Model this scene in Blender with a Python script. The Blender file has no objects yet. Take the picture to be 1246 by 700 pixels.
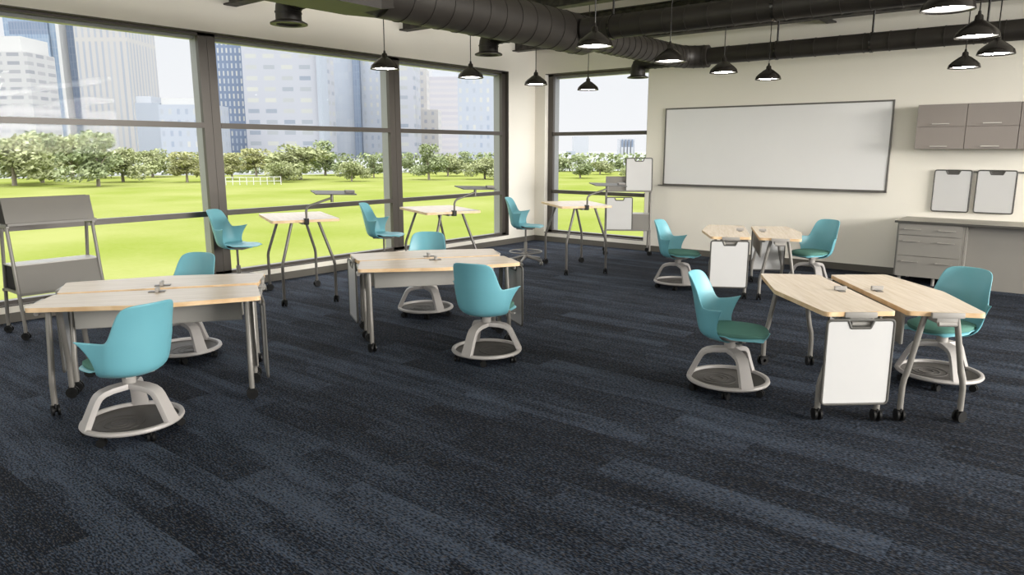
import bpy, bmesh, math, random
from math import sin, cos, pi, radians, atan2, sqrt
from mathutils import Vector, Matrix

random.seed(7)
SC = bpy.context.scene
COL = SC.collection

# ------------------------------------------------------------------ camera, sky, lights, exposure
F_PX = 875.0
PITCH = radians(10.832)
YAW = radians(38.911)
CAM_Z = 1.755
cd = bpy.data.cameras.new('camera')
cam = bpy.data.objects.new('camera', cd)
COL.objects.link(cam)
cam.location = (0, 0, CAM_Z)
cam.rotation_euler = (pi / 2 - PITCH, 0, YAW)
cd.sensor_width = 36.0
cd.lens = 36.0 * F_PX / 1246.0
cd.clip_end = 3000
cd.clip_start = 0.05
SC.camera = cam

SC.view_settings.view_transform = 'Standard'
SC.view_settings.look = 'None'
SC.view_settings.gamma = 1.0
SC.view_settings.exposure = 0.14
SC.view_settings.use_curve_mapping = False

wd = bpy.data.worlds.new('sky')
SC.world = wd
wd.use_nodes = True
wn, wl = wd.node_tree.nodes, wd.node_tree.links
wn.clear()
w_out = wn.new('ShaderNodeOutputWorld')
w_bg = wn.new('ShaderNodeBackground')
w_tc = wn.new('ShaderNodeTexCoord')
w_sep = wn.new('ShaderNodeSeparateXYZ')
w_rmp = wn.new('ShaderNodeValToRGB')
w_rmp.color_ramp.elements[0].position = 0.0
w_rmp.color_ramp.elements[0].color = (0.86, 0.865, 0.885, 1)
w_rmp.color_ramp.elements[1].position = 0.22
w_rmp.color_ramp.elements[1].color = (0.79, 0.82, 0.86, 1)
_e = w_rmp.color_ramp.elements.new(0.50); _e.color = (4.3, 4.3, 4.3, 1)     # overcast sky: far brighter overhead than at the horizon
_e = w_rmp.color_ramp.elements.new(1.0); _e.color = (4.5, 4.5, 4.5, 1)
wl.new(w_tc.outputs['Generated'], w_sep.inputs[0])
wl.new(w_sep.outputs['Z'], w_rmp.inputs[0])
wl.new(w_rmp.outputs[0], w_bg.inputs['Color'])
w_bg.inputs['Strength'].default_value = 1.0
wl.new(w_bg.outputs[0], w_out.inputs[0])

def sun(name, energy, rot, angle, color):
    d = bpy.data.lights.new(name, 'SUN')
    d.energy = energy; d.angle = angle; d.color = color
    o = bpy.data.objects.new(name, d); COL.objects.link(o)
    o.rotation_euler = rot
    return o

# hazy sun high behind the building: it lights the park but never enters by the park-side windows
sun('sun', 0.55, (radians(42), 0, radians(52)), radians(8), (1.0, 0.97, 0.91))

def area(name, loc, direction, sx, sy, power, color):
    d = bpy.data.lights.new(name, 'AREA')
    d.shape = 'RECTANGLE'; d.size = sx; d.size_y = sy; d.energy = power; d.color = color
    o = bpy.data.objects.new(name, d); COL.objects.link(o)
    o.location = loc
    o.rotation_euler = Vector(direction).to_track_quat('-Z', 'Y').to_euler()
    return o

# fill lights added out of view at the right and rear walls
area('fill_right', (9.3, 6.9, 2.9), (-1, -0.12, 0.02), 8.4, 2.5, 2800, (1.0, 0.97, 0.925))
area('fill_rear', (-1.5, -6.8, 2.9), (0, 1, -0.02), 13.0, 2.5, 260, (1.0, 0.97, 0.925))
LAMP_GLOW = 62.0

# ------------------------------------------------------------------ pixel helpers (tracing the photo to places in the world)
_fw = Vector((-sin(YAW) * cos(PITCH), cos(YAW) * cos(PITCH), -sin(PITCH)))
_rt = Vector((cos(YAW), sin(YAW), 0))
_up = _rt.cross(_fw)
_C = Vector((0, 0, CAM_Z))
def _ray(x, y): return _fw * F_PX + _rt * (x - 623.0) - _up * (y - 350.0)
def onz(x, y, z):
    d = _ray(x, y); return _C + d * ((z - CAM_Z) / d.z)
def atdepth(x, y, dep): return _C + _ray(x, y) * (dep / F_PX)

# ------------------------------------------------------------------ materials
def new_mat(name):
    m = bpy.data.materials.new(name); m.use_nodes = True
    n, l = m.node_tree.nodes, m.node_tree.links
    return m, n, l, n['Principled BSDF']

def plain(name, col, rough=0.5, metal=0.0, var=0.06, scale=6.0, bump=0.0, spec=0.5):
    m, n, l, p = new_mat(name)
    tc = n.new('ShaderNodeTexCoord'); nz = n.new('ShaderNodeTexNoise')
    nz.inputs['Scale'].default_value = scale; nz.inputs['Detail'].default_value = 4
    l.new(tc.outputs['Object'], nz.inputs['Vector'])
    mx = n.new('ShaderNodeMix'); mx.data_type = 'RGBA'
    a = tuple(c * (1 - var) for c in col); b = tuple(min(1, c * (1 + var)) for c in col)
    mx.inputs[6].default_value = (*a, 1); mx.inputs[7].default_value = (*b, 1)
    l.new(nz.outputs['Fac'], mx.inputs[0]); l.new(mx.outputs[2], p.inputs['Base Color'])
    p.inputs['Roughness'].default_value = rough; p.inputs['Metallic'].default_value = metal
    p.inputs['Specular IOR Level'].default_value = spec
    if bump:
        bp = n.new('ShaderNodeBump'); bp.inputs['Strength'].default_value = bump; bp.inputs['Distance'].default_value = 0.002
        n2 = n.new('ShaderNodeTexNoise'); n2.inputs['Scale'].default_value = 300
        l.new(tc.outputs['Object'], n2.inputs['Vector'])
        l.new(n2.outputs['Fac'], bp.inputs['Height']); l.new(bp.outputs[0], p.inputs['Normal'])
    return m

def math_node(n, l, op, a, b=None, c=None):
    k = n.new('ShaderNodeMath'); k.operation = op
    for i, s in enumerate((a, b, c)):
        if s is None: continue
        if isinstance(s, (int, float)): k.inputs[i].default_value = s
        else: l.new(s, k.inputs[i])
    return k.outputs[0]

M = {}
M['wall'] = plain('cream_wall_paint', (0.80, 0.765, 0.685), 0.85, 0, 0.02, 2.0, 0.04, 0.2)
M['ceiling'] = plain('pale_ceiling_paint', (0.75, 0.72, 0.64), 0.9, 0, 0.02, 2.0)
M['sill'] = plain('pale_sill_paint', (0.70, 0.66, 0.56), 0.6, 0, 0.02)
M['baseboard'] = plain('taupe_rubber_baseboard', (0.105, 0.095, 0.08), 0.5, 0, 0.05)
M['frame'] = plain('dark_bronze_aluminium', (0.075, 0.065, 0.056), 0.40, 0.2, 0.06)
M['fin'] = plain('daylight_pale_fin', (0.26, 0.265, 0.26), 0.35, 0.2, 0.04)  # outer frame faces: outside daylight painted in as a paler tone
M['black'] = plain('black_plastic', (0.006, 0.006, 0.006), 0.5, 0, 0.1, 6, 0, 0.25)
M['teal'] = plain('teal_moulded_plastic', (0.135, 0.37, 0.435), 0.42, 0, 0.03, 4, 0.05)
M['pad'] = plain('green_seat_fabric', (0.090, 0.205, 0.170), 0.95, 0, 0.12, 180, 0.2, 0.1)
M['base'] = plain('warm_grey_plastic', (0.345, 0.325, 0.312), 0.45, 0, 0.03)
M['dish'] = plain('dark_storage_tray', (0.055, 0.050, 0.046), 0.7, 0, 0.15, 60)
M['metal'] = plain('grey_painted_steel', (0.205, 0.194, 0.176), 0.42, 0.2, 0.04)
M['dark_metal'] = plain('dark_grey_steel', (0.13, 0.122, 0.112), 0.4, 0.4, 0.05)
M['grey_plastic'] = plain('mid_grey_plastic', (0.30, 0.285, 0.265), 0.5, 0, 0.04)
M['panel'] = plain('grey_modesty_plastic', (0.30, 0.29, 0.265), 0.55, 0, 0.04)
M['cart'] = plain('grey_cart_sheet_metal', (0.19, 0.18, 0.165), 0.5, 0.0, 0.04)
M['wall_board'] = plain('white_porcelain_board', (0.74, 0.735, 0.73), 0.16, 0, 0.015, 3)
M['shelf'] = plain('light_grey_shelf', (0.36, 0.345, 0.32), 0.4, 0.1, 0.05)
M['board'] = plain('white_marker_board', (0.53, 0.527, 0.522), 0.2, 0, 0.015, 3)
M['board_frame'] = plain('charcoal_board_rim', (0.075, 0.072, 0.065), 0.5, 0, 0.08)
M['cabinet'] = plain('taupe_cabinet_laminate', (0.235, 0.205, 0.185), 0.45, 0, 0.025)
M['cabinet_low'] = plain('grey_cabinet_laminate', (0.235, 0.222, 0.20), 0.45, 0, 0.025)
M['handle'] = plain('brushed_nickel', (0.50, 0.47, 0.43), 0.35, 0.7, 0.04)
M['worktop'] = plain('speckled_stone_worktop', (0.24, 0.228, 0.19), 0.4, 0, 0.1, 90)
M['worktop_edge'] = plain('dark_worktop_edge', (0.05, 0.048, 0.042), 0.5, 0, 0.1)
M['lamp'] = plain('black_enamel', (0.014, 0.012, 0.010), 0.25, 0, 0.1)
M['rubber'] = plain('stool_caster_grey', (0.20, 0.195, 0.18), 0.5, 0, 0.06)

def m_emit(name, col, s):
    m, n, l, p = new_mat(name)
    p.inputs['Base Color'].default_value = (0.9, 0.9, 0.88, 1)
    p.inputs['Emission Color'].default_value = (*col, 1)
    p.inputs['Emission Strength'].default_value = s
    return m
M['glow'] = m_emit('bright_diffuser_centre', (1.0, 0.95, 0.86), LAMP_GLOW)
M['glow_rim'] = m_emit('lit_diffuser_rim', (1.0, 0.95, 0.88), 0.9)

def m_wood():
    m, n, l, p = new_mat('maple_laminate')
    tc = n.new('ShaderNodeTexCoord'); mp = n.new('ShaderNodeMapping')
    mp.inputs['Scale'].default_value = (1.4, 16, 16)
    l.new(tc.outputs['Object'], mp.inputs[0])
    nz = n.new('ShaderNodeTexNoise'); nz.inputs['Scale'].default_value = 2.2; nz.inputs['Detail'].default_value = 6; nz.inputs['Distortion'].default_value = 0.6
    l.new(mp.outputs[0], nz.inputs['Vector'])
    r = n.new('ShaderNodeValToRGB')
    r.color_ramp.elements[0].position = 0.32; r.color_ramp.elements[0].color = (0.70, 0.585, 0.46, 1)
    r.color_ramp.elements[1].position = 0.66; r.color_ramp.elements[1].color = (0.81, 0.70, 0.575, 1)
    l.new(nz.outputs['Fac'], r.inputs[0]); l.new(r.outputs[0], p.inputs['Base Color'])
    p.inputs['Roughness'].default_value = 0.27; p.inputs['Specular IOR Level'].default_value = 0.75
    return m
M['wood'] = m_wood()
def m_edge():
    m, n, l, p = new_mat('maple_edge_band')
    tc = n.new('ShaderNodeTexCoord'); nz = n.new('ShaderNodeTexNoise'); nz.inputs['Scale'].default_value = 9
    l.new(tc.outputs['Object'], nz.inputs['Vector'])
    r = n.new('ShaderNodeValToRGB')
    r.color_ramp.elements[0].position = 0.35; r.color_ramp.elements[0].color = (0.60, 0.40, 0.215, 1)
    r.color_ramp.elements[1].position = 0.65; r.color_ramp.elements[1].color = (0.72, 0.53, 0.33, 1)
    l.new(nz.outputs['Fac'], r.inputs[0]); l.new(r.outputs[0], p.inputs['Base Color'])
    p.inputs['Roughness'].default_value = 0.5
    return m
M['wood_edge'] = m_edge()

def m_carpet():
    m, n, l, p = new_mat('navy_plank_carpet')
    tc = n.new('ShaderNodeTexCoord')
    br = n.new('ShaderNodeTexBrick')
    br.offset = 0.37; br.offset_frequency = 2; br.squash = 1
    br.inputs['Color1'].default_value = (0, 0, 0, 1); br.inputs['Color2'].default_value = (1, 1, 1, 1)
    br.inputs['Mortar'].default_value = (0.3, 0.3, 0.3, 1)
    br.inputs['Scale'].default_value = 1.0; br.inputs['Mortar Size'].default_value = 0.0
    br.inputs['Brick Width'].default_value = 1.45; br.inputs['Row Height'].default_value = 0.23
    l.new(tc.outputs['Object'], br.inputs['Vector'])
    def noise(scale, vec, detail=2.0):
        mp = n.new('ShaderNodeMapping'); mp.inputs['Scale'].default_value = vec
        l.new(tc.outputs['Object'], mp.inputs[0])
        k = n.new('ShaderNodeTexNoise'); k.inputs['Scale'].default_value = scale; k.inputs['Detail'].default_value = detail
        l.new(mp.outputs[0], k.inputs['Vector']); return k.outputs['Fac']
    off = n.new('ShaderNodeCombineXYZ'); o10 = math_node(n, l, 'MULTIPLY', br.outputs['Color'], 37.0); l.new(o10, off.inputs[2]); l.new(o10, off.inputs[0])
    va = n.new('ShaderNodeVectorMath'); va.operation = 'ADD'; l.new(tc.outputs['Object'], va.inputs[0]); l.new(off.outputs[0], va.inputs[1])
    bm_ = n.new('ShaderNodeMapping'); bm_.inputs['Scale'].default_value = (1.3, 9, 1); l.new(va.outputs[0], bm_.inputs[0])
    bn = n.new('ShaderNodeTexNoise'); bn.inputs['Scale'].default_value = 1.0; bn.inputs['Detail'].default_value = 3; l.new(bm_.outputs[0], bn.inputs['Vector'])
    big = bn.outputs['Fac']
    streak = noise(1.0, (5, 95, 1), 3)
    speck = noise(1.0, (48, 120, 1), 1)
    dens = math_node(n, l, 'MULTIPLY_ADD', br.outputs['Color'], 0.26, -0.13)
    dens = math_node(n, l, 'MULTIPLY_ADD', math_node(n, l, 'SUBTRACT', big, 0.5), 0.62, dens)
    dens = math_node(n, l, 'MULTIPLY_ADD', math_node(n, l, 'SUBTRACT', streak, 0.5), 0.55, dens)
    fac = math_node(n, l, 'ADD', dens, math_node(n, l, 'MULTIPLY_ADD', speck, 1.45, -0.225))
    r = n.new('ShaderNodeValToRGB')
    e = r.color_ramp.elements
    e[0].position = 0.30; e[0].color = (0.0028, 0.0043, 0.0080, 1)
    e[1].position = 0.78; e[1].color = (0.052, 0.068, 0.098, 1)
    x = e.new(0.48); x.color = (0.0074, 0.0114, 0.0205, 1)
    x = e.new(0.60); x.color = (0.0245, 0.0345, 0.0535, 1)
    l.new(fac, r.inputs[0])
    # brown-grey yarn flecks
    fl = noise(1.0, (38, 170, 3), 1)
    fr = n.new('ShaderNodeValToRGB'); fr.color_ramp.elements[0].position = 0.57; fr.color_ramp.elements[1].position = 0.63
    fr.color_ramp.elements[1].color = (0.6, 0.6, 0.6, 1)
    l.new(fl, fr.inputs[0])
    mx = n.new('ShaderNodeMix'); mx.data_type = 'RGBA'
    mx.inputs[7].default_value = (0.075, 0.066, 0.060, 1)
    l.new(fr.outputs[0], mx.inputs[0]); l.new(r.outputs[0], mx.inputs[6])
    l.new(mx.outputs[2], p.inputs['Base Color'])
    p.inputs['Roughness'].default_value = 0.95; p.inputs['Specular IOR Level'].default_value = 0.12
    bp = n.new('ShaderNodeBump'); bp.inputs['Strength'].default_value = 0.35; bp.inputs['Distance'].default_value = 0.004
    l.new(speck, bp.inputs['Height']); l.new(bp.outputs[0], p.inputs['Normal'])
    return m
M['carpet'] = m_carpet()

def m_duct():
    m, n, l, p = new_mat('black_spiral_duct')
    tc = n.new('ShaderNodeTexCoord'); nz = n.new('ShaderNodeTexNoise'); nz.inputs['Scale'].default_value = 7
    l.new(tc.outputs['Object'], nz.inputs['Vector'])
    r = n.new('ShaderNodeValToRGB')
    r.color_ramp.elements[0].color = (0.020, 0.017, 0.014, 1); r.color_ramp.elements[1].color = (0.034, 0.029, 0.024, 1)
    l.new(nz.outputs['Fac'], r.inputs[0]); l.new(r.outputs[0], p.inputs['Base Color'])
    p.inputs['Roughness'].default_value = 0.5; p.inputs['Metallic'].default_value = 0.2
    return m
M['duct'] = m_duct()
def m_beam():
    m, n, l, p = new_mat('mottled_black_steel')
    tc = n.new('ShaderNodeTexCoord'); nz = n.new('ShaderNodeTexNoise'); nz.inputs['Scale'].default_value = 9; nz.inputs['Detail'].default_value = 5
    l.new(tc.outputs['Object'], nz.inputs['Vector'])
    r = n.new('ShaderNodeValToRGB')
    r.color_ramp.elements[0].position = 0.42; r.color_ramp.elements[0].color = (0.010, 0.009, 0.008, 1)
    r.color_ramp.elements[1].position = 0.62; r.color_ramp.elements[1].color = (0.055, 0.047, 0.040, 1)
    l.new(nz.outputs['Fac'], r.inputs[0]); l.new(r.outputs[0], p.inputs['Base Color'])
    p.inputs['Roughness'].default_value = 0.6
    return m
M['beam'] = m_beam()

def m_glass():
    m, n, l, p = new_mat('clear_window_glass')
    out = n['Material Output']; n.remove(p)
    tr = n.new('ShaderNodeBsdfTransparent'); tr.inputs[0].default_value = (0.99, 0.993, 0.992, 1)
    gl = n.new('ShaderNodeBsdfGlossy'); gl.inputs['Roughness'].default_value = 0.0
    lw = n.new('ShaderNodeLayerWeight'); lw.inputs['Blend'].default_value = 0.5
    f5 = math_node(n, l, 'POWER', lw.outputs['Facing'], 4.0)
    fr = math_node(n, l, 'MULTIPLY_ADD', f5, 0.10, 0.002)
    mx = n.new('ShaderNodeMixShader')
    l.new(fr, mx.inputs[0]); l.new(tr.outputs[0], mx.inputs[1]); l.new(gl.outputs[0], mx.inputs[2])
    l.new(mx.outputs[0], out.inputs[0])
    return m
M['glass'] = m_glass()

def m_lawn():
    m, n, l, p = new_mat('mown_lawn')
    tc = n.new('ShaderNodeTexCoord'); nz = n.new('ShaderNodeTexNoise'); nz.inputs['Scale'].default_value = 0.12; nz.inputs['Detail'].default_value = 6
    l.new(tc.outputs['Object'], nz.inputs['Vector'])
    n2 = n.new('ShaderNodeTexNoise'); n2.inputs['Scale'].default_value = 4; n2.inputs['Detail'].default_value = 4
    l.new(tc.outputs['Object'], n2.inputs['Vector'])
    f = math_node(n, l, 'MULTIPLY_ADD', n2.outputs['Fac'], 0.3, nz.outputs['Fac'])
    r = n.new('ShaderNodeValToRGB')
    r.color_ramp.elements[0].position = 0.45; r.color_ramp.elements[0].color = (0.140, 0.172, 0.033, 1)
    r.color_ramp.elements[1].position = 0.85; r.color_ramp.elements[1].color = (0.200, 0.215, 0.074, 1)
    l.new(f, r.inputs[0]); l.new(r.outputs[0], p.inputs['Base Color'])
    p.inputs['Roughness'].default_value = 1.0; p.inputs['Specular IOR Level'].default_value = 0.0
    return m
M['lawn'] = m_lawn()

def m_leaf(name, a, b):
    m, n, l, p = new_mat(name)
    tc = n.new('ShaderNodeTexCoord'); nz = n.new('ShaderNodeTexNoise'); nz.inputs['Scale'].default_value = 1.1; nz.inputs['Detail'].default_value = 4
    l.new(tc.outputs['Object'], nz.inputs['Vector'])
    r = n.new('ShaderNodeValToRGB')
    r.color_ramp.elements[0].position = 0.35; r.color_ramp.elements[0].color = (*a, 1)
    r.color_ramp.elements[1].position = 0.65; r.color_ramp.elements[1].color = (*b, 1)
    l.new(nz.outputs['Fac'], r.inputs[0]); l.new(r.outputs[0], p.inputs['Base Color'])
    p.inputs['Roughness'].default_value = 0.9; p.inputs['Specular IOR Level'].default_value = 0.1
    return m
M['leaf_a'] = m_leaf('light_green_foliage', (0.242, 0.273, 0.127), (0.356, 0.370, 0.216))
M['leaf_b'] = m_leaf('mid_green_foliage', (0.197, 0.242, 0.121), (0.298, 0.330, 0.192))
M['leaf_c'] = m_leaf('yellow_green_foliage', (0.286, 0.292, 0.127), (0.382, 0.382, 0.211))
M['paving'] = plain('hazy_street_paving', (0.20, 0.21, 0.205), 0.95, 0, 0.05, 0.1)
M['bark'] = plain('grey_bark', (0.22, 0.19, 0.15), 0.9, 0, 0.2)

def m_facade(name, wall, g1, g2, w, h, gap, rough=0.5):
    """window grid: bricks are panes, mortar is wall"""
    m, n, l, p = new_mat(name)
    tc = n.new('ShaderNodeTexCoord'); sp = n.new('ShaderNodeSeparateXYZ'); cb = n.new('ShaderNodeCombineXYZ')
    l.new(tc.outputs['Object'], sp.inputs[0])
    s = math_node(n, l, 'ADD', sp.outputs['X'], sp.outputs['Y'])
    l.new(s, cb.inputs[0]); l.new(sp.outputs['Z'], cb.inputs[1])
    b = n.new('ShaderNodeTexBrick'); b.offset = 0.0; b.squash = 1
    b.inputs['Scale'].default_value = 1.0
    b.inputs['Brick Width'].default_value = w; b.inputs['Row Height'].default_value = h
    b.inputs['Mortar Size'].default_value = gap; b.inputs['Mortar Smooth'].default_value = 0.0
    b.inputs['Color1'].default_value = (*g1, 1); b.inputs['Color2'].default_value = (*g2, 1)
    b.inputs['Mortar'].default_value = (*wall, 1)
    l.new(cb.outputs[0], b.inputs['Vector']); l.new(b.outputs['Color'], p.inputs['Base Color'])
    p.inputs['Roughness'].default_value = rough; p.inputs['Specular IOR Level'].default_value = 0.15
    return m

# ------------------------------------------------------------------ mesh helpers
class MB:
    def __init__(self): self.bm = bmesh.new(); self.mi = 0
    def box(self, c, s, rot=None, bev=0.0):
        g = bmesh.ops.create_cube(self.bm, size=1.0)
        vs = g['verts']
        bmesh.ops.scale(self.bm, vec=s, verts=vs)
        if bev:
            es = list({e for v in vs for e in v.link_edges})
            r = bmesh.ops.bevel(self.bm, geom=es, offset=bev, segments=2, affect='EDGES', profile=0.6)
            vs = list({v for f in r['faces'] for v in f.verts} | {v for v in vs if v.is_valid})
        if rot is not None: bmesh.ops.rotate(self.bm, cent=(0, 0, 0), matrix=rot, verts=vs)
        bmesh.ops.translate(self.bm, vec=c, verts=vs)
        for f in {f for v in vs for f in v.link_faces}: f.material_index = self.mi
        return self
    def loft(self, rings, close=True, caps=True):
        """list of rings (lists of points, same count)"""
        R = [[self.bm.verts.new(p) for p in r] for r in rings]
        n = len(R[0])
        for a, b in zip(R[:-1], R[1:]):
            for i in range(n if close else n - 1):
                j = (i + 1) % n
                f = self.bm.faces.new((a[i], a[j], b[j], b[i])); f.material_index = self.mi; f.smooth = True
        if caps and close:
            for r, rev in ((R[0], True), (R[-1], False)):
                f = self.bm.faces.new(r[::-1] if rev else r); f.material_index = self.mi
        return self
    def tube(self, pts, r, seg=10, caps=True, rads=None, closed=False):
        pts = [Vector(p) for p in pts]
        n = len(pts); rings = []
        t0 = (pts[1] - pts[0]).normalized()
        u = t0.orthogonal().normalized()
        for i, p in enumerate(pts):
            if closed: t = (pts[(i + 1) % n] - pts[i - 1]).normalized()
            elif i == 0: t = (pts[1] - pts[0]).normalized()
            elif i == n - 1: t = (pts[-1] - pts[-2]).normalized()
            else: t = ((pts[i + 1] - p).normalized() + (p - pts[i - 1]).normalized()).normalized()
            u = (u - t * u.dot(t)).normalized(); w = t.cross(u)
            rr = rads[i] if rads else r
            rings.append([p + (u * cos(2 * pi * k / seg) + w * sin(2 * pi * k / seg)) * rr for k in range(seg)])
        if closed: rings.append(rings[0][:]); caps = False
        self.loft(rings, True, caps)
        if closed: bmesh.ops.remove_doubles(self.bm, verts=self.bm.verts[:], dist=1e-6)
        return self
    def lathe(self, prof, seg=24, c=(0, 0, 0), closed=False):
        rings = [[(c[0] + r * cos(2 * pi * k / seg), c[1] + r * sin(2 * pi * k / seg), c[2] + z) for k in range(seg)] for r, z in prof]
        return self.loft(rings, True, False)
    def cyl(self, a, b, r, seg=14, r2=None):
        return self.tube([a, b], r, seg, True, [r, r if r2 is None else r2])
    def prism(self, poly, z0, z1, side_mi=None):
        a = [self.bm.verts.new((x, y, z0)) for x, y in poly]; b = [self.bm.verts.new((x, y, z1)) for x, y in poly]
        f = self.bm.faces.new(a[::-1]); f.material_index = self.mi
        f = self.bm.faces.new(b); f.material_index = self.mi
        for i in range(len(poly)):
            j = (i + 1) % len(poly)
            f = self.bm.faces.new((a[i], a[j], b[j], b[i])); f.material_index = self.mi if side_mi is None else side_mi
        return self
    def quad(self, *p):
        f = self.bm.faces.new([self.bm.verts.new(q) for q in p]); f.material_index = self.mi; return self
    def grid(self, rows, smooth=True):
        V = [[self.bm.verts.new(p) for p in r] for r in rows]
        for a, b in zip(V[:-1], V[1:]):
            for i in range(len(a) - 1):
                f = self.bm.faces.new((a[i], a[i + 1], b[i + 1], b[i])); f.smooth = smooth; f.material_index = self.mi
        return self
    def mat4(self, m): bmesh.ops.transform(self.bm, matrix=m, verts=self.bm.verts[:]); return self
    def build(self, name, mats, parent=None, loc=None, recalc=True):
        if recalc: bmesh.ops.recalc_face_normals(self.bm, faces=self.bm.faces[:])
        me = bpy.data.meshes.new(name); self.bm.to_mesh(me); self.bm.free()
        for m in (mats if isinstance(mats, (list, tuple)) else [mats]): me.materials.append(m)
        if any(p.use_smooth for p in me.polygons): me.set_sharp_from_angle(angle=radians(42))
        o = bpy.data.objects.new(name, me); COL.objects.link(o)
        if parent is not None: o.parent = parent
        if loc is not None: o.location = loc
        return o

def tag(o, label=None, cat=None, group=None, kind=None):
    if label: o['label'] = label
    if cat: o['category'] = cat
    if group: o['group'] = group
    if kind: o['kind'] = kind
    return o
def empty(name, loc=(0, 0, 0), rz=0.0, rx=0.0):
    o = bpy.data.objects.new(name, None); COL.objects.link(o)
    o.location = loc; o.rotation_euler = (rx, 0, rz); o.empty_display_size = 0.1
    return o
def struct(mb, name, m, parent=None):
    o = mb.build(name, m, parent)
    if parent is None: o['kind'] = 'structure'
    return o
def copy_tree(o, parent=None):
    c = o.copy(); COL.objects.link(c)
    if parent is not None: c.parent = parent
    for ch in list(o.children): copy_tree(ch, c)
    return c
def round_poly(pts, r, seg=5):
    out = []; n = len(pts)
    for i in range(n):
        p = Vector((*pts[i], 0)); a = Vector((*pts[i - 1], 0)); b = Vector((*pts[(i + 1) % n], 0))
        rr = r[i] if isinstance(r, (list, tuple)) else r
        if rr <= 0: out.append((p.x, p.y)); continue
        d1 = (a - p).normalized(); d2 = (b - p).normalized()
        ang = d1.angle(d2); t = rr / math.tan(ang / 2)
        s = p + d1 * t; e = p + d2 * t
        for k in range(seg + 1):
            q = k / seg
            x = s * (1 - q) ** 2 + p * 2 * q * (1 - q) + e * q ** 2
            out.append((x.x, x.y))
    return out

# ------------------------------------------------------------------ room shell
XL, YB = -8.591, 11.346
XR, YF = 9.6, -7.0
ZC = 4.35
TH = 0.32
def slab(name, m, x0, x1, y0, y1, z0, z1, parent=None):
    return struct(MB().box(((x0 + x1) / 2, (y0 + y1) / 2, (z0 + z1) / 2), (x1 - x0, y1 - y0, z1 - z0)), name, m, parent)

slab('floor', M['carpet'], XL - TH, XR + 0.2, YF - 0.2, YB + TH, -0.15, 0.0)
slab('ceiling', M['ceiling'], XL - TH, XR + 0.2, YF - 0.2, YB + TH, ZC, ZC + 0.15)
WT = 3.160           # top of glazing
W1 = 10.547          # far edge of the park-side glazing
# wall with the park windows: sill wall, head wall, pier in the corner (one wall)
mb = MB()
mb.box((XL - TH / 2, (YF + YB) / 2, 0.0825), (TH, YB - YF, 0.165))
mb.box((XL - TH / 2, (YF + YB) / 2, (WT + ZC) / 2), (TH, YB - YF, ZC - WT))
mb.box((XL - TH / 2, (W1 + YB + TH) / 2, (0.165 + WT) / 2), (TH, YB + TH - W1, WT - 0.165))
struct(mb, 'wall_left', M['wall'])
# wall with the whiteboard and one window
BX0, BX1 = -8.350, -6.165
mb = MB()
mb.box(((BX1 + XR) / 2, YB + TH / 2, ZC / 2), (XR - BX1, TH, ZC))
mb.box(((BX0 + BX1) / 2, YB + TH / 2, 0.0825), (BX1 - BX0, TH, 0.165))
mb.box(((BX0 + BX1) / 2, YB + TH / 2, (WT + ZC) / 2), (BX1 - BX0, TH, ZC - WT))
mb.box(((XL + BX0) / 2, YB + TH / 2, ZC / 2), (BX0 - XL, TH, ZC))
struct(mb, 'wall_back', M['wall'])
# right and rear walls (behind the camera) each with a long opening invented for the fill light
mb = MB()
mb.box((XR + 0.1, (YF + YB) / 2, 0.8), (0.2, YB - YF, 1.6)); mb.box((XR + 0.1, (YF + YB) / 2, 4.27), (0.2, YB - YF, 0.16))
mb.box((XR + 0.1, YB - 0.6, 2.0), (0.2, 1.2, 3.0)); mb.box((XR + 0.1, YF + 0.4, 2.0), (0.2, 0.8, 3.0))
struct(mb, 'wall_right', M['wall'])
mb = MB()
mb.box(((XL + XR) / 2, YF - 0.1, 0.8), (XR - XL, 0.2, 1.6)); mb.box(((XL + XR) / 2, YF - 0.1, 4.27), (XR - XL, 0.2, 0.16))
mb.box((XL + 0.3, YF - 0.1, 2.0), (0.6, 0.2, 3.0)); mb.box((XR - 0.3, YF - 0.1, 2.0), (0.6, 0.2, 3.0))
struct(mb, 'wall_rear', M['wall'])
# baseboards
slab('baseboard_left', M['baseboard'], XL, XL + 0.014, YF, YB, 0.0, 0.098)
slab('baseboard_back', M['baseboard'], XL + 0.014, -2.02, YB - 0.014, YB, 0.0, 0.098)

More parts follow.
